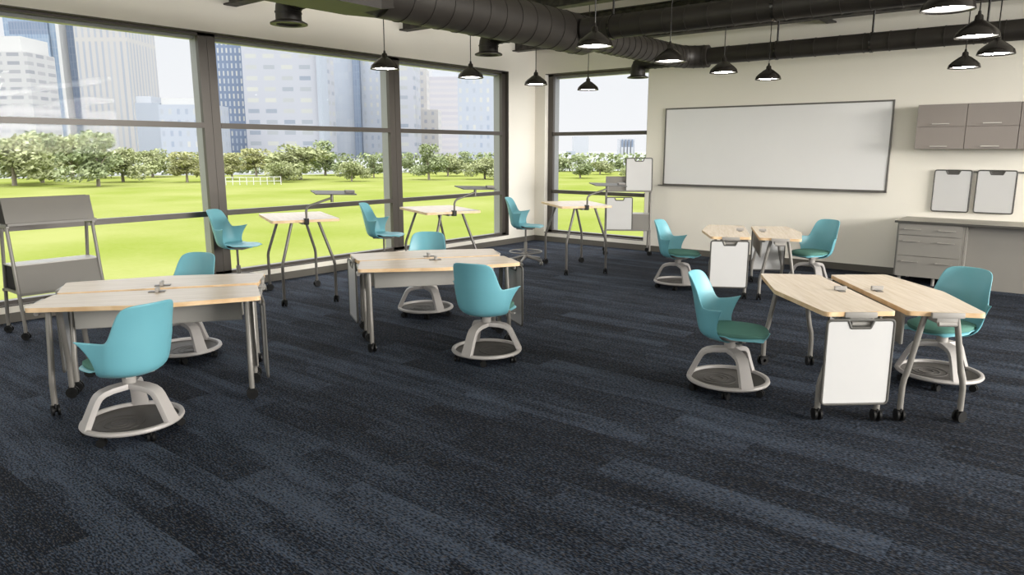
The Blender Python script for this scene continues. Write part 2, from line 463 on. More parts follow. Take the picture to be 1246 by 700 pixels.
def glazing(name, origin, ang, width, depth_in=0.07, left_jamb=0.11, right_jamb=0.11, liner_right=False):
    """window bay; local x along the wall, local y points out of the room, z up"""
    r = empty(name, origin, ang); r['kind'] = 'structure'
    y0 = depth_in; dp = 0.20
    z0, z1 = 0.165, WT
    mb = MB()
    yc = y0 + dp / 2
    for xx, jw in ((left_jamb / 2, left_jamb), (width - right_jamb / 2, right_jamb)):
        mb.box((xx, y0 + 0.03, (z0 + z1) / 2), (jw - 0.004, 0.06, z1 - z0))
    mb.box((width / 2, y0 + 0.05, z1 - 0.022), (width, 0.10, 0.044))
    mb.box((width / 2, y0 + 0.05, z0 + 0.025), (width, 0.10, 0.05))
    mb.build('window_frame', M['frame'], r)
    for xx, jw in ((left_jamb / 2, left_jamb), (width - right_jamb / 2, right_jamb)):
        MB().box((xx, y0 + 0.13, (z0 + z1) / 2), (jw - 0.006, 0.14, z1 - z0)).build('outer_fin', M['fin'], r)
    MB().box((width / 2, y0 + 0.15, z1 - 0.04), (width - 0.2, 0.10, 0.08)).build('outer_head', M['fin'], r)
    for zr in (0.963, 2.0545):
        MB().box((width / 2, y0 + 0.03, zr), (width - left_jamb - right_jamb + 0.002, 0.06, 0.066)).build('rail', M['frame'], r)
    zs = [z0 + 0.05, 0.930, 0.996, 2.0215, 2.0875, z1 - 0.044]
    for k in range(3):
        a, b = zs[2 * k], zs[2 * k + 1]
        MB().box((width / 2, y0 + 0.05, (a + b) / 2), (width - left_jamb - right_jamb, 0.008, b - a)).build('glass_pane', M['glass'], r)
    # dark reveal lining between the wall face and the frame
    mb = MB()
    mb.box((width / 2, y0 / 2, z1 - 0.006), (width, y0, 0.012))
    mb.box((width / 2, y0 / 2, z0 + 0.006), (width, y0, 0.012))
    if liner_right: mb.box((width - 0.006, (y0 + dp) / 2, (z0 + z1) / 2), (0.012, y0 + dp, z1 - z0))
    mb.build('reveal_lining', M['frame'], r)
    return r
A_L = radians(90)   # along +Y, local y -> -X
MUL = [-1.27, 1.77, 4.80, 7.83]
def gl_left(name, ya, yb, last=False):
    return glazing(name, (XL, ya, 0), A_L, yb - ya, 0.07, 0.11, 0.115, last)
gl_left('window_1', MUL[1], MUL[2])
gl_left('window_2', MUL[2], MUL[3])
gl_left('window_3', MUL[3], W1, True)
gl_left('window_5', MUL[0], MUL[1])
gl_left('window_6', -4.30, MUL[0])
gl_left('window_7', YF, -4.30)
glazing('window_4', (BX0, YB, 0), 0.0, BX1 - BX0, 0.10, 0.12, 0.06)

# ------------------------------------------------------------------ ceiling beams
def i_beam(name, a, b, zb, h, w, label, group=None):
    r = empty(name, (0, 0, 0))
    a = Vector((*a, 0)); b = Vector((*b, 0)); d = (b - a); L = d.length; ang = atan2(d.y, d.x)
    r.location = (a.x, a.y, zb); r.rotation_euler = (0, 0, ang)
    MB().box((L / 2, 0, h / 2), (L, 0.016, h - 0.02)).build('web', M['beam'], r)
    MB().box((L / 2, 0, 0.01), (L, w, 0.02)).build('flange', M['beam'], r)
    MB().box((L / 2, 0, h - 0.01), (L, w, 0.02)).build('flange', M['beam'], r)
    tag(r, label, 'beam', group)
    return r
i_beam('ceiling_beam', (XL, 10.74), (XR, 10.74), 3.52, 0.50, 0.17, 'mottled black steel ceiling beam nearest the whiteboard wall, above the long thin duct')
i_beam('ceiling_beam', (XL, 7.98), (XR, 7.98), 3.55, 0.50, 0.17, 'black steel ceiling beam ending over the middle park window, second from the whiteboard wall')
i_beam('ceiling_beam', (XL, 5.10), (XR, 5.10), 3.50, 0.50, 0.17, 'black steel ceiling beam whose end shows above the leftmost park window')
i_beam('ceiling_joist', (-3.25, 8.08), (-3.25, YB), 3.545, 0.40, 0.13, 'short dark ceiling joist running into the wall above the big whiteboard')

# ------------------------------------------------------------------ ducts
ZD = 3.10
def duct_run(mb, pts, r, rib=0.16, seg=20):
    """tube with raised seams along its path"""
    pts = [Vector(p) for p in pts]; path = []
    for a, b in zip(pts[:-1], pts[1:]):
        n = max(1, int((b - a).length / 0.05))
        for k in range(n): path.append(a.lerp(b, k / n))
    path.append(pts[-1])
    mb.tube(path, r, seg, True)
    d = 0.0
    for i in range(1, len(path) - 1):
        d += (path[i] - path[i - 1]).length
        if d >= rib:
            d = 0.0
            t = (path[i + 1] - path[i - 1]).normalized()
            mb.tube([path[i] - t * 0.006, path[i] + t * 0.006], r + 0.006, seg, True)
    return mb
def arc(c, r, a0, a1, n, f):
    return [f(c, r, a0 + (a1 - a0) * k / n) for k in range(n + 1)]

XM = -5.00; YD3 = 10.32; YD2 = 7.24
main = empty('main_duct', (0, 0, 0))
mb = MB(); duct_run(mb, [(XM, 4.35, ZD), (XM, 7.55, ZD)], 0.225, 0.22, 26)
mb.tube([(XM, 7.55, ZD), (XM, 7.80, ZD)], 0.2, 26, True, [0.225, 0.16])
mb.build('wide_section', M['duct'], main)
mb = MB()
elbow = [(XM + 0.36 - 0.36 * cos(t), YD3 - 0.36 + 0.36 * sin(t), ZD) for t in [k * pi / 2 / 8 for k in range(9)]]
duct_run(mb, [(XM, 7.78, ZD)] + elbow, 0.158, 0.11)
mb.build('narrow_section', M['duct'], main)
mb = MB(); mb.box((XM, 3.0, ZD), (0.46, 2.4, 0.40)); mb.build('rectangular_section', M['duct'], main)
mb = MB()
mb.loft([[(XM + x, 4.18, ZD + z) for x, z in [(0.23 * sx, 0.20 * sz) for sx, sz in ((-1, -1), (0, -1), (1, -1), (1, 0), (1, 1), (0, 1), (-1, 1), (-1, 0))]],
         [(XM + 0.225 * cos(a), 4.40, ZD + 0.225 * sin(a)) for a in [radians(d) for d in (225, 270, 315, 0, 45, 90, 135, 180)]]])
mb.build('transition_piece', M['duct'], main)
tag(main, 'thick black round duct running along the park windows under the ceiling', 'duct')

d2 = empty('branch_duct', (0, 0, 0))
mb = MB(); duct_run(mb, [(XM + 0.235, YD2 - 0.04, ZD), (XM + 0.45, YD2, ZD), (XR - 0.02, YD2, ZD)], 0.125, 0.24)
mb.build('pipe', M['duct'], d2)
for x in (-4.4, -2.6, -0.6, 1.4):
    m_ = MB(); m_.cyl((x, YD2, ZD + 0.125), (x, YD2, ZC), 0.012); m_.tube([(x - 0.015, YD2, ZD), (x + 0.015, YD2, ZD)], 0.135, 20)
    m_.build('hanger_rod', M['lamp'], d2)
tag(d2, 'black branch duct leaving the thick duct and crossing above the front pendant lamps', 'duct')

d3 = empty('wall_duct', (0, 0, 0))
mb = MB(); duct_run(mb, [(XM + 0.36, YD3, ZD), (XR - 0.02, YD3, ZD)], 0.118, 0.26)
mb.build('pipe', M['duct'], d3)
for x in (-3.65, -2.45, -1.22, 0.0, 1.25):
    m_ = MB(); m_.cyl((x, YD3, ZD + 0.118), (x, YD3, ZC), 0.013); m_.tube([(x - 0.015, YD3, ZD), (x + 0.015, YD3, ZD)], 0.128, 20)
    m_.build('hanger_rod', M['lamp'], d3)
tag(d3, 'long thin black duct hung on rods in front of the whiteboard wall', 'duct')

def outlet(x, y, z, label):
    r = empty('duct_outlet', (x, y, z))
    dx = XM - x
    # drops from the flange, turns and runs to the thick duct
    R = 0.13
    pts = [(0, 0, 0.02), (0, 0, ZD - z - R)] + [(R - R * cos(t), 0, ZD - z - R + R * sin(t)) for t in [k * pi / 2 / 5 for k in range(1, 6)]] + [(dx - (0.23 if y < 7.6 else 0.02), 0, ZD - z)]
    mb = MB(); duct_run(mb, pts, 0.115, 0.06, 18); mb.build('elbow_pipe', M['duct'], r)
    mb = MB(); mb.lathe([(0.112, 0.03), (0.118, 0.035), (0.165, 0.012), (0.165, 0.0), (0.118, 0.0), (0.105, 0.03)], 28); mb.build('flange', M['duct'], r)
    return tag(r, label, 'duct outlet', 'round outlets of the thick duct')
outlet(-5.86, 4.05, 2.867, 'black flanged round duct outlet above the leftmost park window mullion')
outlet(-5.84, 6.79, 2.867, 'black flanged round duct outlet above the rightmost park window')
outlet(-5.80, 10.32, 2.862, 'small black elbow duct outlet in front of the far window beside the whiteboard wall')

# ------------------------------------------------------------------ pendant lamps
lampL = ['glossy black pendant lamp hanging in front of the mullion left of the rightmost park window',
 'black pendant lamp hanging before the top of the rightmost park window',
 'black pendant lamp hanging before the cream pier at the room corner',
 'small black pendant lamp hanging inside the outline of the far window',
 'black pendant lamp hanging just in front of the branch duct',
 'black pendant lamp hanging above the left end of the big whiteboard, under the narrow duct',
 'black pendant lamp below the long thin duct, second from the left over the whiteboard',
 'black pendant lamp hanging over the middle of the big whiteboard, lowest over it',
 'large nearest black pendant lamp cut by the top edge of the picture',
 'black pendant lamp overlapping the long thin duct, second nearest in the right row',
 'black pendant lamp rightmost in the picture, right of the cluster above the wall cabinets',
 'smallest black pendant lamp of the right cluster, above the left wall cabinet']
px = [(468.4, 84.5), (572.8, 95), (652, 103.5), (715.4, 109.8), (723.6, 57.5), (814.8, 75.5), (880.3, 89), (934.5, 97), (1153, 12.8), (1188.7, 45.5), (1211.6, 66.5), (1172.8, 83)]
proto = None
for (x, y), lb in zip(px, lampL):
    P = onz(x, y, 2.65)
    if proto is None:
        proto = empty('pendant_lamp', P)
        mb = MB()
        mb.lathe([(0.0, 0.176), (0.022, 0.175), (0.030, 0.165), (0.033, 0.135), (0.040, 0.128), (0.060, 0.118), (0.120, 0.072), (0.150, 0.042), (0.158, 0.018), (0.163, 0.0),
                  (0.160, 0.0), (0.154, 0.018), (0.145, 0.040), (0.116, 0.067), (0.05, 0.112), (0.0, 0.12)], 32)
        mb.build('lamp_shade', M['lamp'], proto)
        mb = MB(); mb.lathe([(0.0, 0.012), (0.105, 0.012)], 32); mb.mi = 1; mb.lathe([(0.105, 0.012), (0.152, 0.012), (0.154, 0.018), (0.0, 0.020)], 32)
        mb.build('diffuser', [M['glow'], M['glow_rim']], proto)
        MB().cyl((0, 0, 0.17), (0, 0, ZC - 2.65), 0.0055, 8).build('cord', M['lamp'], proto)
        MB().cyl((0, 0, 0.17), (0, 0, 0.205), 0.016, 12, 0.010).build('cord_grip', M['lamp'], proto)
        o = proto
    else:
        o = copy_tree(proto); o.location = P
    tag(o, lb, 'lamp', 'black pendant lamps')

# ------------------------------------------------------------------ portable whiteboards (panel with a handle slot)
BW, BH = 0.43, 0.55
def board_outline(inset=0.0):
    """x across, z up from the bottom edge, with the trapezoid handle slot in the top edge"""
    w = BW / 2 - inset; h = BH - inset; n = 0.085 + inset * 0.3; d = 0.050 + inset
    return round_poly([(-w, inset), (w, inset), (w, h), (n, h), (n - 0.022, BH - d), (-n + 0.022, BH - d), (-n, h), (-w, h)],
                      [0.028, 0.028, 0.028, 0.004, 0.008, 0.008, 0.004, 0.028], 4)
def make_board():
    r = empty('portable_whiteboard')
    P = board_outline(0.004)
    mb = MB()
    mb.prism(P, -0.004, 0.004)
    mb.mat4(Matrix.Rotation(pi / 2, 4, 'X')); mb.build('writing_panel', M['board'], r)
    mb = MB()
    mb.tube([(x, 0, z) for x, z in board_outline(0.0)], 0.0095, 8, False, None, True)
    mb.tube([(-0.088, 0, BH - 0.001), (-0.06, 0, BH + 0.001), (0.06, 0, BH + 0.001), (0.088, 0, BH - 0.001)], 0.009, 8)
    mb.build('rim', M['board_frame'], r)
    return r
BOARD = make_board()
_bused = [False]
def board(loc, rz, label, group, rx=0.0, fill=False):
    o = BOARD if not _bused[0] else copy_tree(BOARD)
    _bused[0] = True
    o.location = loc; o.rotation_euler = (rx, 0, rz)
    if fill:
        MB().box((0, 0.004, BH - 0.026), (0.15, 0.006, 0.044)).build('slot_insert', M['board_frame'], o)
    return tag(o, label, 'whiteboard', group)

# ------------------------------------------------------------------ desks
DL, DO, DW, DM, DH = 1.355, 1.452, 0.456, 0.555, 0.752
def caster_mb(r=0.040, w=0.050, z=None, mat=None):
    mb = MB(); z = r
    mb.cyl((-w / 2, 0.0, z), (-w / 2 + 0.014, 0.0, z), r, 14); mb.cyl((w / 2 - 0.014, 0, z), (w / 2, 0, z), r, 14)
    mb.cyl((-w / 2, 0, z), (w / 2, 0, z), r * 0.4, 8)
    mb.box((0, 0, z + r * 0.75), (0.014, r * 1.2, r * 0.9), None, 0.003)
    mb.cyl((0, 0, z + r * 0.9), (0, 0, z + r * 1.9), 0.010, 8)
    return mb
def make_desk():
    r = empty('classroom_desk')
    poly = round_poly([(-DL / 2, 0), (-DO / 2, -DW), (0, -DM), (DO / 2, -DW), (DL / 2, 0)], [0.03, 0.04, 0.25, 0.04, 0.03], 5)
    mb = MB(); mb.prism(poly, DH - 0.030, DH, 1)
    mb.build('desktop', [M['wood'], M['wood_edge']], r)
    for s in (-1, 1):
        for v_t, v_k, v_f in ((-0.135, -0.045, -0.038), (-0.325, -0.410, -0.419)):
            u = s * 0.624
            lg = MB().tube([(u, v_t, DH - 0.03), (u, v_t * 0.75 + v_k * 0.25, 0.62), (u, v_t * 0.18 + v_k * 0.82, 0.34), (u, v_k, 0.285), (u, v_f, 0.23), (u, v_f, 0.078)], 0.019, 12).build('leg', M['metal'], r)
            caster_mb().mat4(Matrix.Translation((u, v_f, 0)) @ Matrix.Rotation(radians(90 if v_f > -0.2 else 35 * s + 60), 4, 'Z')).build('caster', M['black'], lg)
        mb = MB()
        e = s * (DL / 2 + 0.024)
        mb.box((e + s * 0.006, -0.23, DH - 0.019), (0.026, 0.20, 0.036), None, 0.006)
        mb.box((e - s * 0.05, -0.23, DH - 0.052), (0.12, 0.13, 0.040), None, 0.008)
        mb.cyl((e + s * 0.01, -0.285, DH - 0.075), (e + s * 0.01, -0.175, DH - 0.075), 0.016, 10)
        mb.build('end_bracket', M['grey_plastic'], r)
    mb = MB(); mb.box((0, -0.035, DH - 0.145), (1.12, 0.018, 0.215), None, 0.008)
    for x in (-0.52, 0.52): mb.box((x, -0.05, DH - 0.05), (0.05, 0.06, 0.04), None, 0.006)
    mb.build('modesty_panel', M['panel'], r)
    MB().box((0, -0.09, DH + 0.003), (0.11, 0.045, 0.006), None, 0.002).build('slot_plate', M['dark_metal'], r)
    MB().box((0.005, -0.09, DH + 0.019), (0.022, 0.085, 0.030), None, 0.005).build('board_clip', M['grey_plastic'], r)
    return r
DESKS = [('An', -5.249, 2.396, 54.9, 'nearer maple desk of the left pair, teal chair in front of it'),
 ('Af', -5.310, 2.438, 236.7, 'maple desk on the window side of the left pair, behind its twin'),
 ('Bn', -4.783, 4.751, 53.7, 'maple desk on the near side of the middle pair, teal chair at its front right'),
 ('Bf', -4.838, 4.766, 234.7, 'maple desk on the window side of the middle pair, facing the mullion'),
 ('Cl', -1.292, 5.533, -54.3, 'maple desk at left of the right front pair, whiteboard on its near end'),
 ('Cr', -1.228, 5.596, 124.9, 'maple desk at right of the right front pair, bare near-end bracket above splayed legs'),
 ('Dl', -3.364, 8.887, -65.1, 'left one of the two far maple desks, whiteboard on its near end'),
 ('Dr', -3.276, 8.909, 114.8, 'right one of the two far maple desks, bare near-end bracket')]
boardlab = dict(An='whiteboard hanging edge-on at the right end of the left pair of desks',
 Af='white board under the left end of the left desks, behind the slanted leg',
 Bn='white board hanging at the right end of the middle desks, behind the teal chair arm',
 Bf='white board hanging at the left end of the middle pair of desks',
 Cl='large front whiteboard hanging on the near end of the right front desks',
 Cr='whiteboard hidden at the far end of the right front desks, only a sliver showing',
 Dl='whiteboard hanging at the near end of the far desks, in front of its legs',
 Dr='whiteboard hanging at the far end of the far desks, seen between the legs')
DESK = make_desk()
for i, (k, x, y, t, lb) in enumerate(DESKS):
    o = DESK if i == 0 else copy_tree(DESK)
    o.location = (x, y, 0); t = radians(t); o.rotation_euler = (0, 0, t)
    tag(o, lb, 'desk', 'paired classroom desks')
    u = (DL + DO) / 4 + (0.045 if k in ('Cl', 'Dl') else 0.018)
    P = Vector((x + u * cos(t) + 0.24 * sin(t), y + u * sin(t) - 0.24 * cos(t), 0.157))
    board(P, t + pi / 2 + radians(6), boardlab[k], 'boards hung on desk ends')

# ------------------------------------------------------------------ swivel chairs with storage base
def shell_mb(pan_front=0.265):
    """seat shell, facing +x, z measured from the shell bottom (0)"""
    mb = MB()
    zs = [0.0, 0.012, 0.035, 0.07, 0.12, 0.17, 0.21, 0.238, 0.252]
    xb = [-0.10, -0.165, -0.205, -0.225, -0.236, -0.246, -0.254, -0.260, -0.263]
    hw = [0.12, 0.175, 0.210, 0.228, 0.236, 0.240, 0.243, 0.245, 0.246]
    xf = [0.00, 0.00, -0.02, -0.045, -0.050, -0.036, -0.020, -0.006, 0.004]
    yf = [0.12, 0.175, 0.208, 0.224, 0.241, 0.262, 0.284, 0.305, 0.322]
    NB, NW = 12, 8
    rows = []
    for i in range(len(zs)):
        P1 = None
        def back(s):
            ph = radians(62) * s
            return (xb[i] + 0.20 * (1 - cos(ph)), hw[i] * sin(ph), zs[i])
        e = back(1.0)
        def wing(q, sgn):
            cx, cy = xb[i] + 0.21, hw[i] * 1.02
            x = e[0] * (1 - q) ** 2 + cx * 2 * q * (1 - q) * 0.5 + (e[0] + (xf[i] - e[0]) * 0.5) * q * (1 - q) + xf[i] * q ** 2
            y = e[1] * (1 - q) ** 2 + cy * 2 * q * (1 - q) + yf[i] * q ** 2
            return (x, sgn * y, zs[i] + 0.018 * q * q * (zs[i] / 0.252) ** 2)
        row = [wing(1 - k / NW, -1) for k in range(NW)] + [back(-1 + 2 * k / NB) for k in range(NB + 1)] + [wing((k + 1) / NW, 1) for k in range(NW)]
        rows.append(row)
    mb.grid(rows)
    # back panel above the arms
    last = rows[-1][NW:NW + NB + 1]
    zt = [0.252, 0.30, 0.35, 0.40, 0.44, 0.468, 0.480]
    xt = [-0.263, -0.272, -0.283, -0.296, -0.309, -0.319, -0.324]
    wt = [0.217, 0.205, 0.198, 0.190, 0.181, 0.168, 0.140]
    rr = []
    for j in range(len(zt)):
        row = []
        for k in range(NB + 1):
            s = -1 + 2 * k / NB
            if j == 0: row.append(last[k]); continue
            dp = 0.106 * (1 - 0.55 * j / 6)
            row.append((xt[j] + dp * (1 - cos(s * pi / 2.05)), wt[j] * sin(s * radians(62)) / sin(radians(62)), zt[j] - 0.012 * abs(s) ** 4 * (j / 6)))
        rr.append(row)
    mb.grid(rr)
    bmesh.ops.remove_doubles(mb.bm, verts=mb.bm.verts[:], dist=0.0005)
    # seat pan
    rows = []
    for j in range(15):
        x = -0.185 + (pan_front + 0.185) * j / 14
        w = 0.212 if x < 0.12 else 0.212 * sqrt(max(0.02, 1 - ((x - 0.12) / (pan_front - 0.12 + 0.01)) ** 2 * 0.62))
        if x < -0.02: w = 0.212 - 0.10 * ((-0.02 - x) / 0.165) ** 2
        row = []
        for k in range(13):
            s = -1 + 2 * k / 12
            z = 0.045 + 0.014 * s * s - (0.016 if x > 0.2 else 0) * ((x - 0.2) / 0.065) ** 2
            z -= 0.02 * max(0, (abs(s) - 0.85) / 0.15) * (1 if x > 0.02 else 0)
            row.append((x, w * s, z))
        rows.append(row)
    mb.grid(rows)
    return mb
def shell(parent, z, pan_front=0.265):
    o = shell_mb(pan_front).build('seat_shell', M['teal'], parent, (0, 0, z))
    md = o.modifiers.new('thick', 'SOLIDIFY'); md.thickness = 0.011; md.offset = 0
    sb = o.modifiers.new('smooth', 'SUBSURF'); sb.levels = 1; sb.render_levels = 1
    return o
def seat_pad(parent, z):
    mb = MB(); rings = []
    for zz, k in ((0.0, 0.97), (0.012, 1.0), (0.028, 0.985), (0.036, 0.90), (0.039, 0.6), (0.0395, 0.2)):
        ring = []
        for a in range(40):
            t = 2 * pi * a / 40
            cx = abs(cos(t)) ** 0.62 * (1 if cos(t) >= 0 else -1); sy = abs(sin(t)) ** 0.7 * (1 if sin(t) >= 0 else -1)
            x = 0.045 + 0.222 * cx * k; y = (0.205 - 0.018 * (cx > 0) * cx) * sy * k
            dr = -0.016 * max(0, (x - 0.17) / 0.09) ** 2
            ring.append((x, y, 0.055 + zz + dr))
        rings.append(ring)
    mb.loft(rings)
    return mb.build('seat_cushion', M['pad'], parent, (0, 0, z))

def make_node():
    r = empty('swivel_chair')
    Zs = 0.385
    b = empty('swivel_base')    # replaced below by real parts
    bpy.data.objects.remove(b)
    shell(r, Zs); seat_pad(r, Zs)
    mb = MB()
    mb.cyl((0, 0, 0.29), (0, 0, Zs + 0.01), 0.040, 18); mb.box((0.0, 0, Zs + 0.012), (0.26, 0.20, 0.03), None, 0.01)
    mb.box((0.10, -0.15, Zs + 0.005), (0.03, 0.14, 0.012), None, 0.004)
    mb.build('swivel_mount', M['grey_plastic'], r)
    # storage ring and tray
    ring = []
    for a in range(49):
        t = 2 * pi * a / 48
        ring.append(t)
    mb = MB()
    prof = [(0.268, 0.066), (0.294, 0.066), (0.301, 0.076), (0.297, 0.090), (0.286, 0.095), (0.272, 0.092), (0.266, 0.080), (0.268, 0.066)]
    mb.lathe(prof, 48); mb.build('storage_ring', M['base'], r)
    mb = MB(); mb.lathe([(0.0, 0.066), (0.20, 0.066), (0.264, 0.074), (0.264, 0.056), (0.0, 0.050)], 40)
    for rad in (0.05, 0.09, 0.14):
        mb.tube([(rad * cos(2 * pi * k / 28) + 0.08, rad * sin(2 * pi * k / 28), 0.067) for k in range(28)], 0.003, 6, False, None, True)
    mb.build('storage_tray', M['dish'], r)
    for k in range(3):
        a = 2 * pi * k / 3
        pts = [(0.284, 0.080, 0.050), (0.257, 0.137, 0.046), (0.230, 0.195, 0.043), (0.205, 0.245, 0.042), (0.188, 0.268, 0.042), (0.160, 0.285, 0.042), (0.11, 0.297, 0.042), (0.02, 0.303, 0.040)]
        rings = []
        for j, (rad, z, hw) in enumerate(pts):
            p0 = pts[max(0, j - 1)]; p1 = pts[min(len(pts) - 1, j + 1)]
            d = Vector((p1[0] - p0[0], p1[1] - p0[1])).normalized(); nx, nz = -d.y, d.x
            th = 0.013
            rings.append([(rad + nx * th * c, hw * s, z + nz * th * c) for s, c in ((-1, -1.0), (-0.96, -1.2), (0.96, -1.2), (1, -1.0), (1, 1.4), (0.9, 1.6), (-0.9, 1.6), (-1, 1.4))])
        mb = MB(); mb.loft(rings); mb.mat4(Matrix.Rotation(a, 4, 'Z'))
        mb.build('base_leg', M['base'], r)
    for k in range(6):
        a = 2 * pi * (k + 0.5) / 6
        mb = MB()
        for s in (-1, 1): mb.cyl((s * 0.008, 0, 0.026), (s * 0.022, 0, 0.026), 0.026, 14)
        mb.box((0, 0, 0.045), (0.012, 0.028, 0.034), None, 0.003)
        mb.mat4(Matrix.Translation((0.272 * cos(a), 0.272 * sin(a), 0)) @ Matrix.Rotation(a * 1.7, 4, 'Z'))
        mb.build('caster', M['black'], r)
    return r
NODE = make_node()
# x, y, facing, base rotation relative to photo (world angle of one base leg)
CHAIRS = [(-4.601, 1.862, 189, 267, 'nearest teal swivel chair, in front of the left pair of desks, back to the camera'),
 (-5.985, 2.905, 293, 0, 'teal swivel chair behind the left pair of desks, back above the desktop'),
 (-3.916, 4.505, 105, 35, 'teal swivel chair at the front right of the middle desks, seen from behind'),
 (-5.536, 5.363, 306, 228, 'teal swivel chair behind the middle pair of desks, only back top and base visible'),
 (-1.985, 5.030, 10, 200, 'teal chair with green cushion at the left of the right front desks, facing right'),
 (-0.785, 6.205, 249, 186, 'teal chair with green cushion at the right side of the right front desks'),
 (-4.117, 8.525, 6, 201, 'small far teal chair at left of the far desks, before the whiteboard wall'),
 (-2.775, 9.640, 246, 190, 'far teal chair at right of the far desks, seat turned towards the camera')]
for i, (x, y, fa, ba, lb) in enumerate(CHAIRS):
    o = NODE if i == 0 else copy_tree(NODE)
    o.location = (x, y, 0); o.rotation_euler = (0, 0, radians(fa))
    for ch in o.children:
        if ch.name.split('.')[0] in ('base_leg', 'storage_ring', 'storage_tray', 'caster'):
            ch.rotation_euler = (0, 0, radians(ba - fa))
    tag(o, lb, 'chair', 'teal swivel chairs with storage base')

# ------------------------------------------------------------------ counter stools
def make_stool():
    r = empty('counter_stool')
    Zs = 0.555
    shell(r, Zs, 0.27)
    MB().box((0.0, 0, Zs + 0.008), (0.26, 0.20, 0.034), None, 0.01).build('seat_mount', M['rubber'], r)
    MB().cyl((0, 0, 0.33), (0, 0, Zs), 0.014, 14).build('gas_lift', M['dark_metal'], r)
    MB().cyl((0, 0, 0.10), (0, 0, 0.34), 0.026, 16).build('column', M['metal'], r)
    mb = MB(); mb.tube([(0.25 * cos(2 * pi * k / 40), 0.25 * sin(2 * pi * k / 40), 0.195) for k in range(40)], 0.011, 8, False, None, True)
    for a in (0.4, 0.4 + 2 * pi / 3, 0.4 + 4 * pi / 3): mb.cyl((0.02 * cos(a), 0.02 * sin(a), 0.19), (0.25 * cos(a), 0.25 * sin(a), 0.195), 0.007, 8)
    mb.build('foot_ring', M['metal'], r)
    for k in range(5):
        a = 2 * pi * k / 5 + 0.35
        mb = MB(); mb.tube([(0.015, 0, 0.125), (0.12, 0, 0.10), (0.29, 0, 0.068)], 0.02, 10, True, [0.026, 0.022, 0.014]); mb.mat4(Matrix.Rotation(a, 4, 'Z'))
        lg = mb.build('star_leg', M['metal'], r)
        mb = MB()
        for s in (-1, 1): mb.cyl((s * 0.006, 0, 0.028), (s * 0.024, 0, 0.028), 0.028, 14)
        mb.cyl((0, 0, 0.03), (0, 0, 0.068), 0.010, 8)
        mb.mat4(Matrix.Translation((0.29 * cos(a), 0.29 * sin(a), 0)) @ Matrix.Rotation(a * 2.1, 4, 'Z')); mb.build('caster', M['rubber'], lg)
    return r
STOOL = make_stool()
for i, (x, y, fa, st, lb) in enumerate([(-8.237, 4.760, 33, 0, 'teal counter stool in front of the leftmost window mullion'),
  (-7.674, 6.656, 33, 36, 'teal counter stool at the middle standing table, left of the second mullion'),
  (-6.845, 8.820, 25, -40, 'teal counter stool with foot ring by the cream pier in the corner')]):
    o = STOOL if i == 0 else copy_tree(STOOL)
    o.location = (x, y, 0); o.rotation_euler = (0, 0, radians(fa))
    for ch in o.children:
        if ch.name.split('.')[0] == 'star_leg': ch.rotation_euler = (0, 0, radians(st))
    tag(o, lb, 'stool', 'teal counter stools by the windows')

# ------------------------------------------------------------------ standing tables with clamp-on stands
SL, SW, SH = 1.084, 0.758, 0.977
def make_table():
    r = empty('standing_table')
    poly = round_poly([(-SL / 2, -SW / 2), (SL / 2, -SW / 2), (SL / 2, SW / 2), (-SL / 2, SW / 2)], 0.03, 4)
    MB().prism(poly, SH - 0.030, SH, 1).build('tabletop', [M['wood'], M['wood_edge']], r)
    for su in (-1, 1):
        for sv in (-1, 1):
            u = su * 0.548; v = sv * 0.295; ut = su * 0.45; vt = sv * 0.15
            lg = MB().tube([(ut, vt, SH - 0.03), (u * 0.95 + ut * 0.05, v * 0.94 + vt * 0.06, 0.50), (u, v, 0.45), (u, v, 0.40), (u, v, 0.078)], 0.017, 12).build('leg', M['dark_metal'], r)
            mb = caster_mb(0.040, 0.05).mat4(Matrix.Translation((u, v, 0)) @ Matrix.Rotation(radians(40 + 25 * su), 4, 'Z')); mb.build('caster', M['black'], lg)
    MB().box((0, 0, SH - 0.05), (0.80, 0.05, 0.035)).build('under_rail', M['dark_metal'], r)
    return r
def make_stand():
    """clamps on the table's short edge; local frame equals the table's"""
    r = empty('tablet_stand')
    u0 = SL / 2 + 0.006
    mb = MB(); mb.box((u0 - 0.02, 0, SH - 0.045), (0.06, 0.05, 0.022), None, 0.004); mb.box((u0 + 0.008, 0, SH - 0.018), (0.014, 0.05, 0.06), None, 0.004)
    mb.box((u0 - 0.02, 0, SH + 0.008), (0.06, 0.05, 0.014), None, 0.004)
    mb.build('clamp', M['black'], r)
    pts = [(u0, 0, SH + 0.01), (u0, 0.0, SH + 0.10), (u0, 0.012, SH + 0.135), (u0 - 0.005, 0.045, SH + 0.16), (u0 - 0.02, 0.29, SH + 0.235)]
    MB().tube(pts, 0.013, 10).build('arm', M['dark_metal'], r)
    MB().cyl((u0 - 0.02, 0.30, SH + 0.19), (u0 - 0.02, 0.30, SH + 0.285), 0.017, 12).build('swivel_post', M['dark_metal'], r)
    rot = Matrix.Rotation(radians(5), 3, 'Y') @ Matrix.Rotation(radians(-2.0), 3, 'X')
    mb = MB(); mb.box((u0 - 0.10, 0.34, SH + 0.292), (0.30, 0.47, 0.012), rot, 0.003)
    mb.build('tray', M['board_frame'], r)
    mb = MB(); mb.box((u0 + 0.01, 0.50, SH + 0.306), (0.05, 0.11, 0.032), rot, 0.006); mb.build('tray_rest', M['dark_metal'], r)
    return r
TABLE = make_table(); STAND = make_stand()
